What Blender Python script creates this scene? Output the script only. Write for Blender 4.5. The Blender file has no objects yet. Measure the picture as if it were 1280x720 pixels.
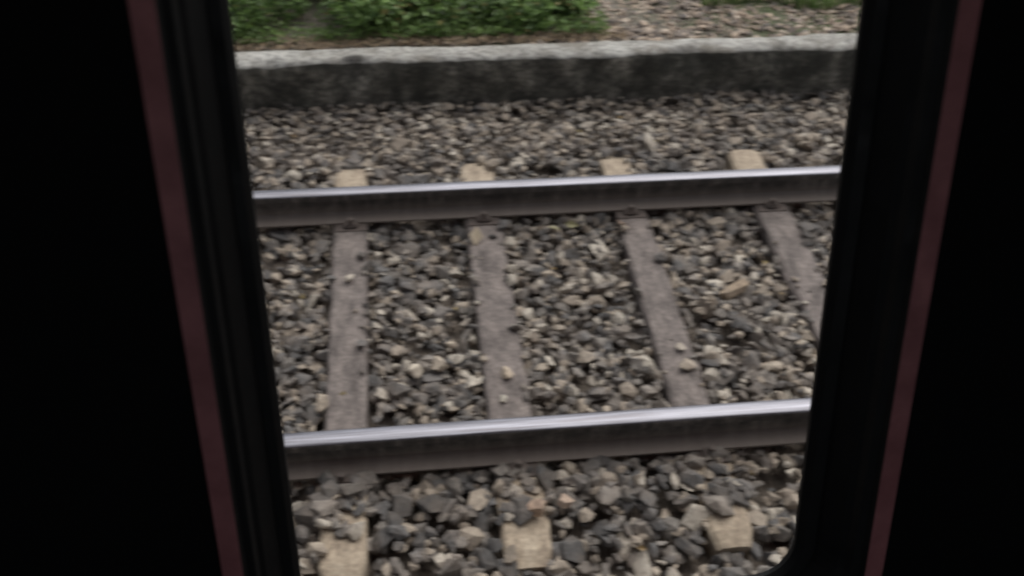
import bpy, bmesh, math, numpy as np
from mathutils import Matrix, Vector, noise
rng=np.random.default_rng(7)
scene=bpy.context.scene
CAMZ=2.67
# ---------------------------------------------------------------- helpers
def link(o,parent=None):
    scene.collection.objects.link(o)
    if parent: o.parent=parent
    return o
def mat(name,color=(.5,.5,.5),rough=.8,metal=0.0):
    m=bpy.data.materials.new(name); m.use_nodes=True
    b=m.node_tree.nodes['Principled BSDF']
    b.inputs['Base Color'].default_value=(*color,1); b.inputs['Roughness'].default_value=rough
    b.inputs['Metallic'].default_value=metal
    return m,m.node_tree.nodes,m.node_tree.links,b
def noise_node(N,L,scale,detail=5,rough=.6,vec=None):
    n=N.new('ShaderNodeTexNoise'); n.inputs['Scale'].default_value=scale
    n.inputs['Detail'].default_value=detail; n.inputs['Roughness'].default_value=rough
    if vec is not None: L.new(vec,n.inputs['Vector'])
    return n
def ramp(N,L,fac,stops):
    r=N.new('ShaderNodeValToRGB'); e=r.color_ramp.elements
    while len(e)<len(stops): e.new(.5)
    for i,(p,c) in enumerate(stops):
        e[i].position=p; e[i].color=(*c,1)
    L.new(fac,r.inputs['Fac']); return r
def mixc(N,L,mode,fac,a,b):
    m=N.new('ShaderNodeMixRGB'); m.blend_type=mode
    if isinstance(fac,(int,float)): m.inputs[0].default_value=fac
    else: L.new(fac,m.inputs[0])
    for s,v in ((1,a),(2,b)):
        if isinstance(v,tuple): m.inputs[s].default_value=(*v,1)
        else: L.new(v,m.inputs[s])
    return m
def bump(N,L,b,h,strength=.5,dist=.01):
    n=N.new('ShaderNodeBump'); n.inputs['Strength'].default_value=strength; n.inputs['Distance'].default_value=dist
    L.new(h,n.inputs['Height']); L.new(n.outputs[0],b.inputs['Normal'])
def coord(N,L,scale=(1,1,1)):
    c=N.new('ShaderNodeTexCoord'); mp=N.new('ShaderNodeMapping'); mp.inputs['Scale'].default_value=scale
    L.new(c.outputs['Object'],mp.inputs[0]); return mp.outputs[0]
def np_mesh(name,V,F,cols=None,smooth=False):
    me=bpy.data.meshes.new(name); k=F.shape[1]
    me.vertices.add(len(V)); me.vertices.foreach_set('co',V.astype(np.float32).ravel())
    me.loops.add(F.size); me.loops.foreach_set('vertex_index',F.astype(np.int32).ravel())
    me.polygons.add(len(F)); me.polygons.foreach_set('loop_start',np.arange(0,F.size,k,dtype=np.int32))
    me.polygons.foreach_set('use_smooth',np.full(len(F),smooth))
    if cols is not None:
        a=me.color_attributes.new('Col','FLOAT_COLOR','POINT')
        c=np.ones((len(V),4),np.float32); c[:,:3]=cols; a.data.foreach_set('color',c.ravel())
    me.update(); me.validate()
    return me
def box(bm,x0,x1,y0,y1,z0,z1,mi=0,bev=0):
    r=bmesh.ops.create_cube(bm,size=1)
    for v in r['verts']:
        v.co=Vector(((x0+x1)/2+v.co.x*(x1-x0),(y0+y1)/2+v.co.y*(y1-y0),(z0+z1)/2+v.co.z*(z1-z0)))
    fs=set(f for v in r['verts'] for f in v.link_faces)
    for f in fs: f.material_index=mi
    if bev:
        es=list(set(e for v in r['verts'] for e in v.link_edges))
        bmesh.ops.bevel(bm,geom=es,offset=bev,segments=2,affect='EDGES')
def bm_obj(name,bm,mats,parent=None):
    me=bpy.data.meshes.new(name); bm.to_mesh(me); bm.free()
    for m in mats: me.materials.append(m)
    return link(bpy.data.objects.new(name,me),parent)
# ---------------------------------------------------------------- materials
def stone_mat(name,dust=.35):
    m,N,L,b=mat(name,rough=.85)
    a=N.new('ShaderNodeAttribute'); a.attribute_name='Col'
    v=coord(N,L)
    n1=noise_node(N,L,45,4,.7,v); r1=ramp(N,L,n1.outputs[0],[(.3,(.65,.63,.6)),(.7,(1.45,1.42,1.35))])
    c=mixc(N,L,'MULTIPLY',1.0,a.outputs['Color'],r1.outputs[0])
    n2=noise_node(N,L,8,3,.6,v); r2=ramp(N,L,n2.outputs[0],[(.40,(.12,.12,.12)),(.66,(1,1,1))])
    mm=N.new('ShaderNodeMath'); mm.operation='MULTIPLY'; mm.inputs[1].default_value=dust; L.new(r2.outputs[0],mm.inputs[0])
    c2=mixc(N,L,'MIX',mm.outputs[0],c.outputs[0],(.22,.18,.145))
    L.new(c2.outputs[0],b.inputs['Base Color'])
    bump(N,L,b,n1.outputs[0],.6,.01)
    return m
M_stone=stone_mat('ballast_stone',.55); M_path=stone_mat('path_stone',.3)

def leaf_mat(name):
    m,N,L,b=mat(name,rough=.45)
    a=N.new('ShaderNodeAttribute'); a.attribute_name='Col'
    L.new(a.outputs['Color'],b.inputs['Base Color'])
    out=[n for n in N if n.type=='OUTPUT_MATERIAL'][0]
    t=N.new('ShaderNodeBsdfTranslucent'); L.new(a.outputs['Color'],t.inputs[0])
    s=N.new('ShaderNodeMixShader'); s.inputs[0].default_value=.35
    L.new(b.outputs[0],s.inputs[1]); L.new(t.outputs[0],s.inputs[2]); L.new(s.outputs[0],out.inputs[0])
    return m
M_leaf=leaf_mat('leaf'); M_grass=leaf_mat('grass_blade'); M_dry=leaf_mat('dry_leaf')

m,N,L,b=mat('trackside_soil',rough=.95); M_soil=m
v=coord(N,L); n=noise_node(N,L,14,8,.7,v)
r=ramp(N,L,n.outputs[0],[(.35,(.06,.05,.04)),(.5,(.11,.09,.072)),(.65,(.19,.16,.13))]); L.new(r.outputs[0],b.inputs['Base Color'])
vo=N.new('ShaderNodeTexVoronoi'); vo.inputs['Scale'].default_value=22; L.new(v,vo.inputs['Vector']); bump(N,L,b,vo.outputs[0],1,.03)
m,N,L,b=mat('land_soil',rough=.95); M_land=m
v=coord(N,L); n=noise_node(N,L,.6,8,.7,v); n2=noise_node(N,L,25,6,.7,v)
r=ramp(N,L,n.outputs[0],[(.42,(.24,.205,.175)),(.62,(.07,.09,.035))])
r2=ramp(N,L,n2.outputs[0],[(.3,(.45,.45,.45)),(.7,(1.3,1.3,1.3))])
c=mixc(N,L,'MULTIPLY',1.0,r.outputs[0],r2.outputs[0]); L.new(c.outputs[0],b.inputs['Base Color']); bump(N,L,b,n2.outputs[0],.8,.03)

# rail
m,N,L,b=mat('polished_rail_head',(.62,.62,.66),.28,1.0); M_head=m
v=coord(N,L,(.8,50,1)); n=noise_node(N,L,3,6,.65,v)
r=ramp(N,L,n.outputs[0],[(.35,(.34,.34,.34)),(.65,(.52,.52,.52))]); L.new(r.outputs[0],b.inputs['Roughness'])
r=ramp(N,L,n.outputs[0],[(.38,(.12,.115,.125)),(.5,(.19,.19,.21)),(.64,(.31,.31,.345))]); L.new(r.outputs[0],b.inputs['Base Color'])
m,N,L,b=mat('rusty_rail_side',rough=.7); M_side=m
v=coord(N,L,(9,1,2)); n=noise_node(N,L,4,7,.7,v)
v2=coord(N,L); n2=noise_node(N,L,60,4,.6,v2)
r=ramp(N,L,n.outputs[0],[(.36,(.030,.027,.026)),(.52,(.07,.062,.057)),(.68,(.18,.16,.145))])
r2=ramp(N,L,n2.outputs[0],[(.3,(.6,.6,.6)),(.7,(1.3,1.3,1.3))])
c=mixc(N,L,'MULTIPLY',1.0,r.outputs[0],r2.outputs[0])
tc=N.new('ShaderNodeTexCoord'); sx=N.new('ShaderNodeSeparateXYZ'); L.new(tc.outputs['Object'],sx.inputs[0])
mr=N.new('ShaderNodeMapRange'); mr.inputs[1].default_value=-.08; mr.inputs[2].default_value=-.14; mr.inputs[3].default_value=0; mr.inputs[4].default_value=.8; L.new(sx.outputs[2],mr.inputs[0])
c3=mixc(N,L,'MIX',mr.outputs[0],c.outputs[0],(.19,.155,.13))
L.new(c3.outputs[0],b.inputs['Base Color']); bump(N,L,b,n2.outputs[0],.5,.004)

def sleeper_mat(name,lo,mi,hi):
    m,N,L,b=mat(name,rough=.9); v=coord(N,L,(2.5,1,1)); n=noise_node(N,L,6,7,.7,v)
    v2=coord(N,L); n2=noise_node(N,L,60,5,.7,v2)
    r=ramp(N,L,n.outputs[0],[(.36,lo),(.5,mi),(.66,hi)])
    r2=ramp(N,L,n2.outputs[0],[(.34,(.68,.68,.68)),(.66,(1.25,1.25,1.25))])
    c=mixc(N,L,'MULTIPLY',1.0,r.outputs[0],r2.outputs[0]); L.new(c.outputs[0],b.inputs['Base Color'])
    bump(N,L,b,n2.outputs[0],.5,.008); return m
M_slp=sleeper_mat('weathered_sleeper',(.085,.072,.065),(.155,.132,.12),(.235,.20,.178))
M_slpend=sleeper_mat('dusty_sleeper_end',(.24,.19,.14),(.35,.285,.21),(.44,.37,.28))
m,N,L,b=mat('rusty_fastener',(.05,.032,.026),.8); M_fast=m
n=noise_node(N,L,40,5,.7,coord(N,L)); r=ramp(N,L,n.outputs[0],[(.3,(.06,.05,.044)),(.7,(.13,.10,.085))]); L.new(r.outputs[0],b.inputs['Base Color'])

def conc(name,stops,dirt,dpos,vz=.35):
    m,N,L,b=mat(name,rough=.92); v=coord(N,L); vs=coord(N,L,(1,1,vz))
    n=noise_node(N,L,7,9,.78,vs); n2=noise_node(N,L,40,7,.75,v); n3=noise_node(N,L,2.3,6,.7,vs)
    r=ramp(N,L,n.outputs[0],stops)
    r2=ramp(N,L,n2.outputs[0],[(.38,(.45,.45,.45)),(.62,(1.5,1.5,1.48))])
    c=mixc(N,L,'MULTIPLY',1.0,r.outputs[0],r2.outputs[0])
    r3=ramp(N,L,n3.outputs[0],[(dpos-.05,(0,0,0)),(dpos+.05,(1,1,1))])
    mm=N.new('ShaderNodeMath'); mm.operation='MULTIPLY'; mm.inputs[1].default_value=.75; L.new(r3.outputs[0],mm.inputs[0])
    c2=mixc(N,L,'MIX',mm.outputs[0],c.outputs[0],dirt); L.new(c2.outputs[0],b.inputs['Base Color'])
    bump(N,L,b,n2.outputs[0],.8,.015); return m
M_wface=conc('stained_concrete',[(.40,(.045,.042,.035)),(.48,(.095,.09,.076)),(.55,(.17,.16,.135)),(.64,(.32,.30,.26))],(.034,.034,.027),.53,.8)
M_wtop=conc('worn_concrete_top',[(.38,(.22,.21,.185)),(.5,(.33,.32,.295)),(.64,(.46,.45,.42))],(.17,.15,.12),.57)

# ---------------------------------------------------------------- ground
bm=bmesh.new()
xs=[-400,-60,-12,-6,0,6,12,60,400]; ys=[(-400,-.36),(-20,-.36),(-3,-.34),(1,-.29),(4.80,-.235),(4.801,.045),(9,.05),(60,.1),(500,.1)]
g=[[bm.verts.new((x,y,z)) for x in xs] for y,z in ys]
for j in range(len(ys)-1):
    for i in range(len(xs)-1):
        f=bm.faces.new((g[j][i],g[j][i+1],g[j+1][i+1],g[j+1][i])); f.material_index=0 if j<5 else 1
bm_obj('ground',bm,[M_soil,M_land])

# ---------------------------------------------------------------- stones
variants=[]
for k in range(28):
    bmv=bmesh.new()
    n=rng.integers(12,19)
    p=rng.normal(size=(n,3)); p/=np.linalg.norm(p,axis=1)[:,None]
    p*=rng.uniform(.84,1.1,size=(n,1))
    vs=[bmv.verts.new(q) for q in p]
    r=bmesh.ops.convex_hull(bmv,input=vs)
    junk=[e for e in r['geom_interior'] if isinstance(e,bmesh.types.BMVert)]
    if junk: bmesh.ops.delete(bmv,geom=junk,context='VERTS')
    bmesh.ops.triangulate(bmv,faces=bmv.faces[:]); bmesh.ops.recalc_face_normals(bmv,faces=bmv.faces[:])
    bmv.verts.index_update()
    V=np.array([v.co[:] for v in bmv.verts]); F=np.array([[v.index for v in f.verts] for f in bmv.faces]); bmv.free()
    variants.append((V,F))
def rotmats(n,tilt=.6):
    a=rng.uniform(0,2*np.pi,n); t=rng.normal(0,tilt,n); b=rng.uniform(0,2*np.pi,n)
    def Rz(a):
        c,s=np.cos(a),np.sin(a); R=np.zeros((n,3,3)); R[:,0,0]=c;R[:,0,1]=-s;R[:,1,0]=s;R[:,1,1]=c;R[:,2,2]=1; return R
    c,s=np.cos(t),np.sin(t); Rx=np.zeros((n,3,3)); Rx[:,0,0]=1;Rx[:,1,1]=c;Rx[:,1,2]=-s;Rx[:,2,1]=s;Rx[:,2,2]=c
    return Rz(a)@Rx@Rz(b)
def stones(name,P,S,C,material,tilt=.6):
    n=len(P); R=rotmats(n,tilt); kind=rng.integers(0,len(variants),n)
    VV=[];FF=[];CC=[];off=0
    for k,(V,F) in enumerate(variants):
        idx=np.where(kind==k)[0]
        if len(idx)==0: continue
        W=V[None]*S[idx][:,None,:]
        W=np.einsum('nij,nvj->nvi',R[idx],W)+P[idx][:,None,:]
        VV.append(W.reshape(-1,3))
        FF.append((F[None]+off+(np.arange(len(idx))*len(V))[:,None,None]).reshape(-1,3))
        CC.append(np.repeat(C[idx],len(V),axis=0)); off+=len(idx)*len(V)
    me=np_mesh(name,np.concatenate(VV),np.concatenate(FF),np.concatenate(CC)); me.materials.append(material)
    return link(bpy.data.objects.new(name,me))
def smooth_noise(x,y,seed=0):
    s=seed*1.7
    return (np.sin(x*2.1+s+1.3*np.sin(y*1.7+s))+np.sin(y*3.3-s+1.1*np.sin(x*2.7))+.6*np.sin(x*5.9+y*4.7+s))/2.6
ov={-1:.32,-2:-.33,0:1.06,1:1.79}
SLP=sorted([ov.get(i,(1.06+.71*i if i>1 else -.33+.70*(i+2))) for i in range(-26,28)])
SLPa=np.array(SLP)
YN,YF=2.147,3.65; YC=(YN+YF)/2; HALF=1.21; SW=.085
def zb(x,y):
    z=-.200+.022*smooth_noise(x,y)
    z=z+np.where(y<1.75,-.05*np.clip((1.75-y)/.7,0,1),0)
    z=z+.03*np.exp(-((y-4.30)/.22)**2)+.02*np.exp(-((y-4.72)/.12)**2)
    z=z+.03*np.exp(-((y-1.95)/.10)**2)
    return z
def palette(n,light):
    u=rng.uniform(size=n); 
    C=np.zeros((n,3))
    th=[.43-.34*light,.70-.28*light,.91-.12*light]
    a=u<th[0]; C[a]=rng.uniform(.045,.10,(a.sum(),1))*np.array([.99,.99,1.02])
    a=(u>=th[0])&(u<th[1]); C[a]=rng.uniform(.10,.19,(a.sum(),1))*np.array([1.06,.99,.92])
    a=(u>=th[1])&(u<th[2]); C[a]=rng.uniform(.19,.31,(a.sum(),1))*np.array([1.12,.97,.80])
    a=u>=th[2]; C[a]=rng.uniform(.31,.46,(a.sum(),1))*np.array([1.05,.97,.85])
    return C
def scatter(x0,x1,y0,y1,dens):
    n=int((x1-x0)*(y1-y0)*dens)
    return rng.uniform(x0,x1,n),rng.uniform(y0,y1,n)
xs_,ys_=[],[]
for reg in [(-1.6,3.2,1.3,2.0,950),(-1.6,3.2,2.0,4.05,1150),(-1.6,3.2,4.05,4.74,1400),(-6,-1.6,.6,4.74,380),(3.2,7.5,.6,4.74,380),(-1.6,3.2,.6,1.3,380)]:
    a,b_=scatter(*reg); xs_.append(a); ys_.append(b_)
X=np.concatenate(xs_);Y=np.concatenate(ys_)
n=len(X)
wallside=np.clip((Y-4.0)/.35,0,1)
r0=rng.lognormal(np.log(.0220),.36,n)*(1-.26*wallside); r0=np.clip(r0,.010,.052)
r0=np.where((X<-1.6)|(X>3.2)|(Y<1.3),r0*1.4,r0)
r0=np.where((Y<2.0)&(Y>=1.3)&(X>-1.6)&(X<3.2),r0*1.12,r0)
S=r0[:,None]*rng.uniform([.95,.7,.5],[1.5,1.1,.85],size=(n,3))
Z=zb(X,Y)+rng.uniform(-.030,.012,n)
d=np.min(np.abs(X[:,None]-SLPa[None]),axis=1)
over=(d<SW+.010)&(np.abs(Y-YC)<HALF)
edge=(d>SW-.022)
cover=np.where(edge,.16,.012)
cover[(Y<2.06)&(Y>1.84)]=.95
cover[(Y>3.73)&(Y<3.78)]=.5
ce=np.where(edge,.35,.06)
cover[(Y>4.00)]=ce[(Y>4.00)]
cover[(Y<1.72)]=ce[(Y<1.72)]
keep=(~over)|(rng.uniform(size=n)<cover)
onrail=(np.abs(Y-YN)<.055)|(np.abs(Y-YF)<.055)
keep&=~(onrail)|(rng.uniform(size=n)<.55)
small=over&(Y>2.06)&(Y<4.0)
S=np.where(small[:,None],S*.7,S)
Z=np.where(over,np.maximum(Z,-.163+S[:,2]*.7),Z)
Z=np.where(onrail,np.minimum(Z,-.20),Z)
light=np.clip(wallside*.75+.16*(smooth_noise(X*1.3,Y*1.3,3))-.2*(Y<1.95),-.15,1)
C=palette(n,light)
eP=np.array([[.325,2.53,-.14],[-.325,3.17,-.145],[1.08,2.62,-.145],[.36,1.86,-.12],[.47,1.88,-.13],[.42,3.18,-.15],[.30,2.40,-.15],[1.42,2.98,-.16],[-.05,2.60,-.17],[.05,2.63,-.165]])
eS=np.array([[.036,.03,.02],[.03,.026,.02],[.026,.024,.018],[.048,.035,.025],[.04,.03,.022],[.036,.03,.025],[.02,.02,.015],[.09,.06,.035],[.05,.035,.03],[.045,.04,.03]])
eC=np.array([[.5,.42,.33],[.48,.44,.38],[.42,.38,.33],[.46,.33,.25],[.44,.33,.26],[.5,.46,.4],[.4,.38,.33],[.33,.26,.19],[.5,.45,.38],[.46,.4,.33]])
stones('ballast_gravel',np.concatenate([np.stack([X,Y,Z],1)[keep],eP]),np.concatenate([S[keep],eS]),np.concatenate([C[keep],eC]),M_stone)

# ---------------------------------------------------------------- railway track
track=link(bpy.data.objects.new('railway_track',None))
prof=[(-.07,-.155),(.07,-.155),(.07,-.146),(.03,-.134),(.010,-.122),(.008,-.055),(.014,-.046),(.035,-.037),(.036,-.012),(.034,-.006),(.027,-.0015),(0,0.0),
      (-.027,-.0015),(-.034,-.006),(-.036,-.012),(-.035,-.037),(-.014,-.046),(-.008,-.055),(-.010,-.122),(-.03,-.134),(-.07,-.146)]
for nm,yc in (('rail_nearer',YN),('rail_farther',YF)):
    bm=bmesh.new(); secs=[]
    xs2=[-80,-40,-20]+[ -10+i*.5 for i in range(41)]+[20,40,80]
    for x in xs2:
        dz=.0015*math.sin(x*1.3); dy=.002*math.sin(x*.9+yc)
        secs.append([bm.verts.new((x,yc+p[0]+dy,p[1]+dz)) for p in prof])
    k=len(prof)
    for s0,s1 in zip(secs,secs[1:]):
        for i in range(k):
            f=bm.faces.new((s0[i],s1[i],s1[(i+1)%k],s0[(i+1)%k]))
            f.material_index=1 if i in (9,10,11,12) else 0
            f.smooth= i in (9,10,11,12)
    bm.faces.new(secs[0]); bm.faces.new(secs[-1][::-1])
    bmesh.ops.recalc_face_normals(bm,faces=bm.faces[:])
    bm_obj(nm,bm,[M_side,M_head],track)
bm=bmesh.new(); bf=bmesh.new()
for i,x in enumerate(SLP):
    rx=math.sin(i*7.3)*.008; w=SW*(1+.05*math.sin(i*3.1)); yo=.03*math.sin(i*5.7)
    y0,y1=YC-HALF+yo,YC+HALF+yo
    ny=40
    rows=[]
    for j in range(ny+1):
        t=j/ny; y=y0+(y1-y0)*t; xc=x+rx*(t-.5)*2
        e=lambda s:.010*noise.noise(Vector((x*3+s*9,y*9,s)))+.008*noise.noise(Vector((x*3+s*9,y*31,s)))
        zt=-.163+.005*noise.noise(Vector((x*5,y*7,3)))
        en=.0 if 0<j<ny else .018
        pts=[(xc-w+e(1)+en,-.36),(xc-w+e(1)+en,zt-.014-en),(xc-w+.012+e(2)+en,zt-en),(xc,zt+.002-en),(xc+w-.012+e(3)-en,zt-en),(xc+w+e(4)-en,zt-.014-en),(xc+w+e(4)-en,-.36)]
        rows.append([bm.verts.new((a,y,c)) for a,c in pts])
    for j in range(ny):
        yy=y0+(y1-y0)*(j+.5)/ny
        for q in range(6):
            f=bm.faces.new((rows[j][q],rows[j][q+1],rows[j+1][q+1],rows[j+1][q]))
            f.material_index=1 if (yy<YN-.1 or yy>YF+.1) else 0
    for rr in (rows[0],rows[-1]):
        f=bm.faces.new(rr); f.material_index=1
    for yc in (YN,YF):
        box(bf,x-.075,x+.075,yc-.125,yc+.125,-.164,-.1555,0,.002)
        for s in (-1,1):
            box(bf,x-.035,x+.035,yc+s*.088-.022,yc+s*.088+.022,-.157,-.135,0,.006)
            r=bmesh.ops.create_cone(bf,cap_ends=True,segments=6,radius1=.015,radius2=.013,depth=.03,matrix=Matrix.Translation((x,yc+s*.09,-.122)))
bmesh.ops.recalc_face_normals(bm,faces=bm.faces[:])
bm_obj('sleepers',bm,[M_slp,M_slpend],track); bm_obj('rail_fastenings',bf,[M_fast],track)

# ---------------------------------------------------------------- concrete wall
bm=bmesh.new()
prof=[(4.70,-.40,0),(4.70,-.12,0),(4.702,-.03,0),(4.703,.05,0),(4.706,.088,1),(4.716,.102,1),(4.76,.106,1),(4.80,.107,1),(4.86,.102,1),(4.885,.088,1),(4.89,0,1)]
xs3=list(np.arange(-7,9,.035)); xs3=[-80,-40,-20,-12]+xs3+[12,20,40,80]
rows=[]
for x in xs3:
    row=[]
    for k,(y,z,mi) in enumerate(prof):
        a=noise.noise(Vector((x*2.2,y*9,z*9)))*.018+noise.noise(Vector((x*11,y*30,z*22)))*.010
        chip=max(0,noise.noise(Vector((x*4.5,3.3,0)))-.12)*.10 if k in (3,4,5) else 0
        row.append(bm.verts.new((x,y+(a if k<6 else a*.3)+chip,z+(a*.6 if k>=4 else 0)-chip*.7)))
    rows.append(row)
for a,b2 in zip(rows,rows[1:]):
    for k in range(len(prof)-1):
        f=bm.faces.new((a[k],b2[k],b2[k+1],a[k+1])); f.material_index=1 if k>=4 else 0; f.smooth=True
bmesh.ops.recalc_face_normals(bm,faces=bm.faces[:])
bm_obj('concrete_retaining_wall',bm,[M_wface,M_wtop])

# ---------------------------------------------------------------- gravel path behind wall
x1,y1_=scatter(.7,4.5,4.89,6.8,1400); x2,y2_=scatter(-2.5,.7,4.89,5.12,700)
X=np.concatenate([x1,x2]);Y=np.concatenate([y1_,y2_]); n=len(X)
r0=np.clip(rng.lognormal(np.log(.014),.38,n),.007,.045)
S=r0[:,None]*rng.uniform([.85,.7,.45],[1.35,1.1,.8],size=(n,3))
C=palette(n,1.0)*np.array([1.22,1.12,1.07])
Z=.052+.012*smooth_noise(X*3,Y*3,2)+rng.uniform(-.005,.008,n)
stones('gravel_path',np.stack([X,Y,Z],1),S,C,M_path,.3)

# ---------------------------------------------------------------- foliage
def leaves(name,P,size,C,material,up=.7,aspect=.6):
    n=len(P); a=rng.uniform(0,2*np.pi,n)
    D=np.stack([np.cos(a),np.sin(a),rng.normal(0,.45,n)],1); D/=np.linalg.norm(D,axis=1)[:,None]
    U=rng.normal(0,up,(n,3))+np.array([0,-.25,1]); 
    W=np.cross(D,U); W/=np.linalg.norm(W,axis=1)[:,None]; Nn=np.cross(W,D)
    s=size[:,None]
    base=P-D*s*.5; tip=P+D*s*.5-Nn*s*.12
    l=P-W*s*aspect*.5+Nn*s*.10-D*s*.05; r=P+W*s*aspect*.5+Nn*s*.10-D*s*.05
    V=np.stack([base,l,tip,r],1).reshape(-1,3)
    o=np.arange(n)[:,None]*4
    F=np.concatenate([o+np.array([[0,2,1]]),o+np.array([[0,3,2]])])
    me=np_mesh(name,V,F,np.repeat(C,4,axis=0)); me.materials.append(material)
    return link(bpy.data.objects.new(name,me))
def shrub(name,cx,cy,rx,ry,h,n):
    nl=16; P=[];C=[];per=n//nl
    for i in range(nl):
        a=rng.uniform(0,2*np.pi); q=math.sqrt(rng.uniform())*.85
        lx,ly,lz,lr=(cx+rx*q*math.cos(a),cy+ry*q*math.sin(a),rng.uniform(.35,1)*h*(1-.35*q),rng.uniform(.10,.19))
        d=rng.normal(size=(per,3)); d/=np.linalg.norm(d,axis=1)[:,None]
        rad=lr*rng.uniform(.5,1.15,per)**.6
        p=d*rad[:,None]*np.array([1.25,1,.85])+np.array([lx,ly,.05+lz*.75])
        p[:,2]=np.maximum(p[:,2],.055+rng.uniform(0,.03,per))
        P.append(p)
        t=rng.uniform(.0,1,per)[:,None]; tone=rng.uniform(.7,1.35)
        c=(np.array([.055,.105,.028])*(1-t)+np.array([.22,.34,.10])*t)*tone
        y=rng.uniform(size=per)<.05; c[y]=np.array([.36,.31,.12])
        C.append(c)
    P=np.concatenate(P);C=np.concatenate(C)
    leaves(name,P,rng.uniform(.028,.06,len(P)),C,M_leaf)
shr=[(-3.0,5.7,.7,.55,.35),(-2.0,5.55,.6,.5,.4),(-1.15,5.42,.55,.36,.36),(-.45,5.5,.5,.42,.42),(.15,5.42,.45,.36,.36),(.80,5.33,.38,.28,.26),(.35,6.1,.6,.5,.5),(-.9,6.2,.7,.6,.6),(-2.3,6.5,.8,.6,.6)]
for a,b2,c,d_,e in shr: shrub('leafy_shrub',a,b2,c,d_,e,3200)
n=8000; x=rng.uniform(-4,1.2,n); y=5.0+np.abs(rng.normal(0,.13,n))
z=.06+rng.uniform(0,.07,n)
keep=smooth_noise(x*2.3,x*0+1,5)+rng.uniform(-.5,.5,n)>-.2
t=rng.uniform(0,1,n)[:,None]; C=np.array([.07,.12,.03])*(1-t)+np.array([.22,.34,.09])*t
leaves('ground_herbs',np.stack([x,y,z],1)[keep],rng.uniform(.015,.035,keep.sum()),C[keep],M_leaf)
n=2600; x=rng.uniform(-4,1.3,n); y=4.93+np.abs(rng.normal(0,.09,n)); z=np.full(n,.075)+rng.uniform(0,.012,n)
t=rng.uniform(0,1,n)[:,None]; C=np.array([.16,.11,.07])*(1-t)+np.array([.44,.34,.22])*t
x3=rng.uniform(-2,3.4,50); y3=rng.uniform(1.5,4.6,50); d3=np.full(50,-.165)
bx=np.array([.27,.66,.75,1.0]); by=np.array([3.42,3.48,3.50,3.47]); bz=np.array([-.135,-.16,-.16,-.14])
P=np.concatenate([np.stack([x,y,z],1),np.stack([x3,y3,d3],1),np.stack([bx,by,bz],1)]); t=rng.uniform(0,1,50)[:,None]
C=np.concatenate([C,np.array([.22,.14,.06])*(1-t)+np.array([.42,.34,.15])*t,np.array([[.42,.35,.25],[.40,.37,.20],[.40,.37,.2],[.40,.28,.20]])])
sz=np.concatenate([rng.uniform(.015,.04,n),rng.uniform(.02,.045,50),np.array([.11,.06,.07,.11])])
leaves('dry_leaf_litter',P,sz,C,M_dry,up=.2)
def grass(name,x0,x1,y0,y1,n,h,cond):
    x=rng.uniform(x0,x1,n); y=rng.uniform(y0,y1,n); k=cond(x,y); x=x[k];y=y[k];n=len(x)
    a=rng.uniform(0,2*np.pi,n); lean=rng.uniform(.1,.8,n); hh=h*rng.uniform(.4,1.1,n); w=rng.uniform(.0025,.005,n)
    dx,dy=np.cos(a),np.sin(a); px,py=-dy*w,dx*w; z0=np.full(n,.045)
    b0=np.stack([x-px,y-py,z0],1);b1=np.stack([x+px,y+py,z0],1)
    m0=np.stack([x+dx*lean*hh*.3-px,y+dy*lean*hh*.3-py,z0+hh*.6],1);m1=np.stack([x+dx*lean*hh*.3+px,y+dy*lean*hh*.3+py,z0+hh*.6],1)
    tp=np.stack([x+dx*lean*hh,y+dy*lean*hh,z0+hh*.9],1)
    V=np.stack([b0,b1,m0,m1,tp],1).reshape(-1,3); o=np.arange(n)[:,None]*5
    F=np.concatenate([o+np.array([[0,1,3]]),o+np.array([[0,3,2]]),o+np.array([[2,3,4]])])
    t=rng.uniform(0,1,n)[:,None]; C=np.array([.06,.12,.03])*(1-t)+np.array([.20,.28,.10])*t
    me=np_mesh(name,V,F,np.repeat(C,5,axis=0)); me.materials.append(M_grass); link(bpy.data.objects.new(name,me))
grass('grass',1.8,5.5,5.2,7.5,40000,.11,lambda x,y:(y>5.42-.12*(x-1.9)+.05*np.sin(x*9))&(x>1.85+.25*(y-5.3)))

# ---------------------------------------------------------------- train carriage (we look out of its window)
train=link(bpy.data.objects.new('train_carriage',None))
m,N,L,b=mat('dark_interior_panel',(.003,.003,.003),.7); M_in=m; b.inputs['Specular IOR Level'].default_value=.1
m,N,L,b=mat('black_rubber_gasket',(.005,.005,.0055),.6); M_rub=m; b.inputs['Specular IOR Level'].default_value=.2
n=noise_node(N,L,30,4,.6,coord(N,L)); r=ramp(N,L,n.outputs[0],[(.3,(.45,.45,.45)),(.7,(.7,.7,.7))]); L.new(r.outputs[0],b.inputs['Roughness'])
m,N,L,b=mat('dark_red_trim',(.28,.06,.07),.6); M_red=m
n=noise_node(N,L,18,5,.6,coord(N,L)); r=ramp(N,L,n.outputs[0],[(.35,(.26,.085,.09)),(.65,(.42,.155,.16))]); L.new(r.outputs[0],b.inputs['Base Color'])
m,N,L,b=mat('maroon_body_paint',(.16,.02,.02),.3); M_ext=m
m,N,L,b=mat('grey_interior_lining',(.35,.33,.30),.7); M_back=m  # unseen far wall, kept paler than the other panels to bounce light
e2=Vector((0,.345,.939)).normalized(); nn=Vector((0,.939,-.345)).normalized(); P0=Vector((0,.6,CAMZ-.28))
XL,XR,TB,TT,RC=-.119,.328,-.524,.36,.038
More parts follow.
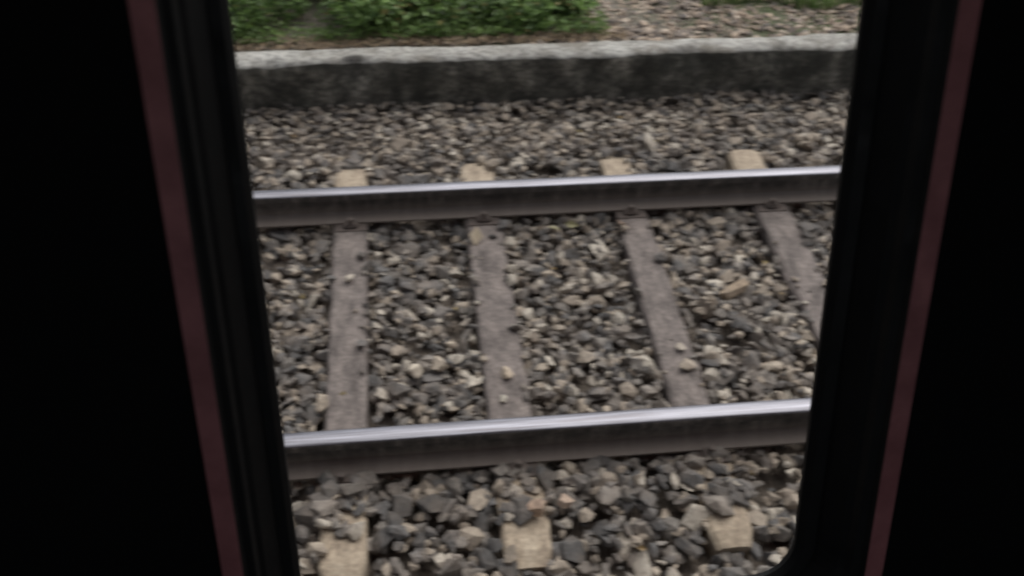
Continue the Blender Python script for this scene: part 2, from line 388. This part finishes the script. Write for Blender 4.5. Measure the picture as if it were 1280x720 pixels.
def ring(off,dep):
    pts=[]
    r=RC+off
    for cx,cy,a0 in ((XR-RC,TT-RC,0),(XL+RC,TT-RC,90),(XL+RC,TB+RC,180),(XR-RC,TB+RC,270)):
        for i in range(11):
            a=math.radians(a0+i*9)
            ex=.009*min(1,off/.03) if a0 in (0,270) else 0
            pts.append(P0+Vector((cx+ex+r*math.cos(a),0,0))+e2*(cy+r*math.sin(a))+nn*dep)
    return pts
def big(dep):
    pts=[]
    for cx,cy in ((3.2,.62),(-3.2,.62),(-3.2,-.8),(3.2,-.8)):
        pts+= [P0+Vector((cx,0,0))+e2*cy+nn*dep]*11
    return pts
seq=[(big(.005),3),(ring(.0,.005),1),(ring(0,.0),1),(ring(.004,-.006),1),(ring(.012,-.007),1),(ring(.014,-.012),1),(ring(.022,-.026),1),(ring(.026,-.030),1),(ring(.028,-.037),1),(ring(.034,-.040),1),(ring(.036,-.046),2),(ring(.052,-.046),0),(ring(.055,-.040),0),(big(-.040),0)]
bm=bmesh.new(); R=[[bm.verts.new(p) for p in s[0]] for s in seq]
for i in range(len(seq)-1):
    mi=seq[i][1]
    for j in range(44):
        k=(j+1)%44
        f=bm.faces.new((R[i][j],R[i][k],R[i+1][k],R[i+1][j])); f.material_index=mi
bmesh.ops.remove_doubles(bm,verts=bm.verts[:],dist=1e-5)
bmesh.ops.recalc_face_normals(bm,faces=bm.faces[:])
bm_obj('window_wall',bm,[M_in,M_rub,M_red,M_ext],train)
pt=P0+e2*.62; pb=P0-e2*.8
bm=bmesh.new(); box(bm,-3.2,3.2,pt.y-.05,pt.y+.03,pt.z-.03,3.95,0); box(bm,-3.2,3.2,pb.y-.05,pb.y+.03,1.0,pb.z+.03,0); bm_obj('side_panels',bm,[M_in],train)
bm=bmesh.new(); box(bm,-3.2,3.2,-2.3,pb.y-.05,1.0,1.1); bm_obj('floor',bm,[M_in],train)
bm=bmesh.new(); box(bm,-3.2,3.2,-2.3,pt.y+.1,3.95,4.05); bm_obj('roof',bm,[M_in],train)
bm=bmesh.new()
box(bm,-3.2,3.2,-2.38,-2.3,1.0,2.1); box(bm,-3.2,3.2,-2.38,-2.3,3.4,4.05)
for a,b2 in ((-3.2,-3.0),(-1.15,-.85),(1.0,1.3),(3.0,3.2)): box(bm,a,b2,-2.38,-2.3,2.1,3.4)  # window openings added in this unseen wall to light the red trim
bm_obj('opposite_side',bm,[M_back],train)
bm=bmesh.new(); box(bm,-3.28,-3.2,-2.38,pt.y+.1,1.0,4.05); box(bm,3.2,3.28,-2.38,pt.y+.1,1.0,4.05); bm_obj('end_bulkheads',bm,[M_in],train)

# ---------------------------------------------------------------- light
w=bpy.data.worlds.new('World'); scene.world=w; w.use_nodes=True; N=w.node_tree.nodes; L=w.node_tree.links
bg=N['Background']; sk=N.new('ShaderNodeTexSky'); sk.sky_type='NISHITA'; sk.sun_disc=False
sk.sun_elevation=math.radians(58); sk.dust_density=3
hs=N.new('ShaderNodeHueSaturation'); hs.inputs['Saturation'].default_value=.3
L.new(sk.outputs[0],hs.inputs['Color']); L.new(hs.outputs[0],bg.inputs[0]); bg.inputs[1].default_value=.15
sd=bpy.data.lights.new('sun','SUN'); sd.energy=2.0; sd.angle=math.radians(70); sd.color=(1,.97,.93)
so=link(bpy.data.objects.new('sun',sd))
el=math.radians(58); az=math.radians(35)
dirv=Vector((math.sin(az)*math.cos(el),math.cos(az)*math.cos(el),math.sin(el)))
sk.sun_rotation=az
so.rotation_euler=dirv.to_track_quat('Z','Y').to_euler()

# ---------------------------------------------------------------- camera
cd=bpy.data.cameras.new('camera'); co=link(bpy.data.objects.new('camera',cd))
bk=Vector((-.0968,-.731,.6757)).normalized(); rt=Vector((.9938,-.108,.0255)); rt=(rt-bk*rt.dot(bk)).normalized(); up=bk.cross(rt)
M=Matrix((( rt.x,up.x,bk.x,0),(rt.y,up.y,bk.y,0),(rt.z,up.z,bk.z,CAMZ),(0,0,0,1)))
co.matrix_world=M
cd.sensor_width=36; cd.lens=32.34; cd.clip_start=.02; cd.clip_end=2000
cd.dof.use_dof=True; cd.dof.focus_distance=1.1; cd.dof.aperture_fstop=9.5; cd.dof.aperture_ratio=.3
scene.camera=co
scene.view_settings.view_transform='Standard'; scene.view_settings.look='None'; scene.view_settings.exposure=0
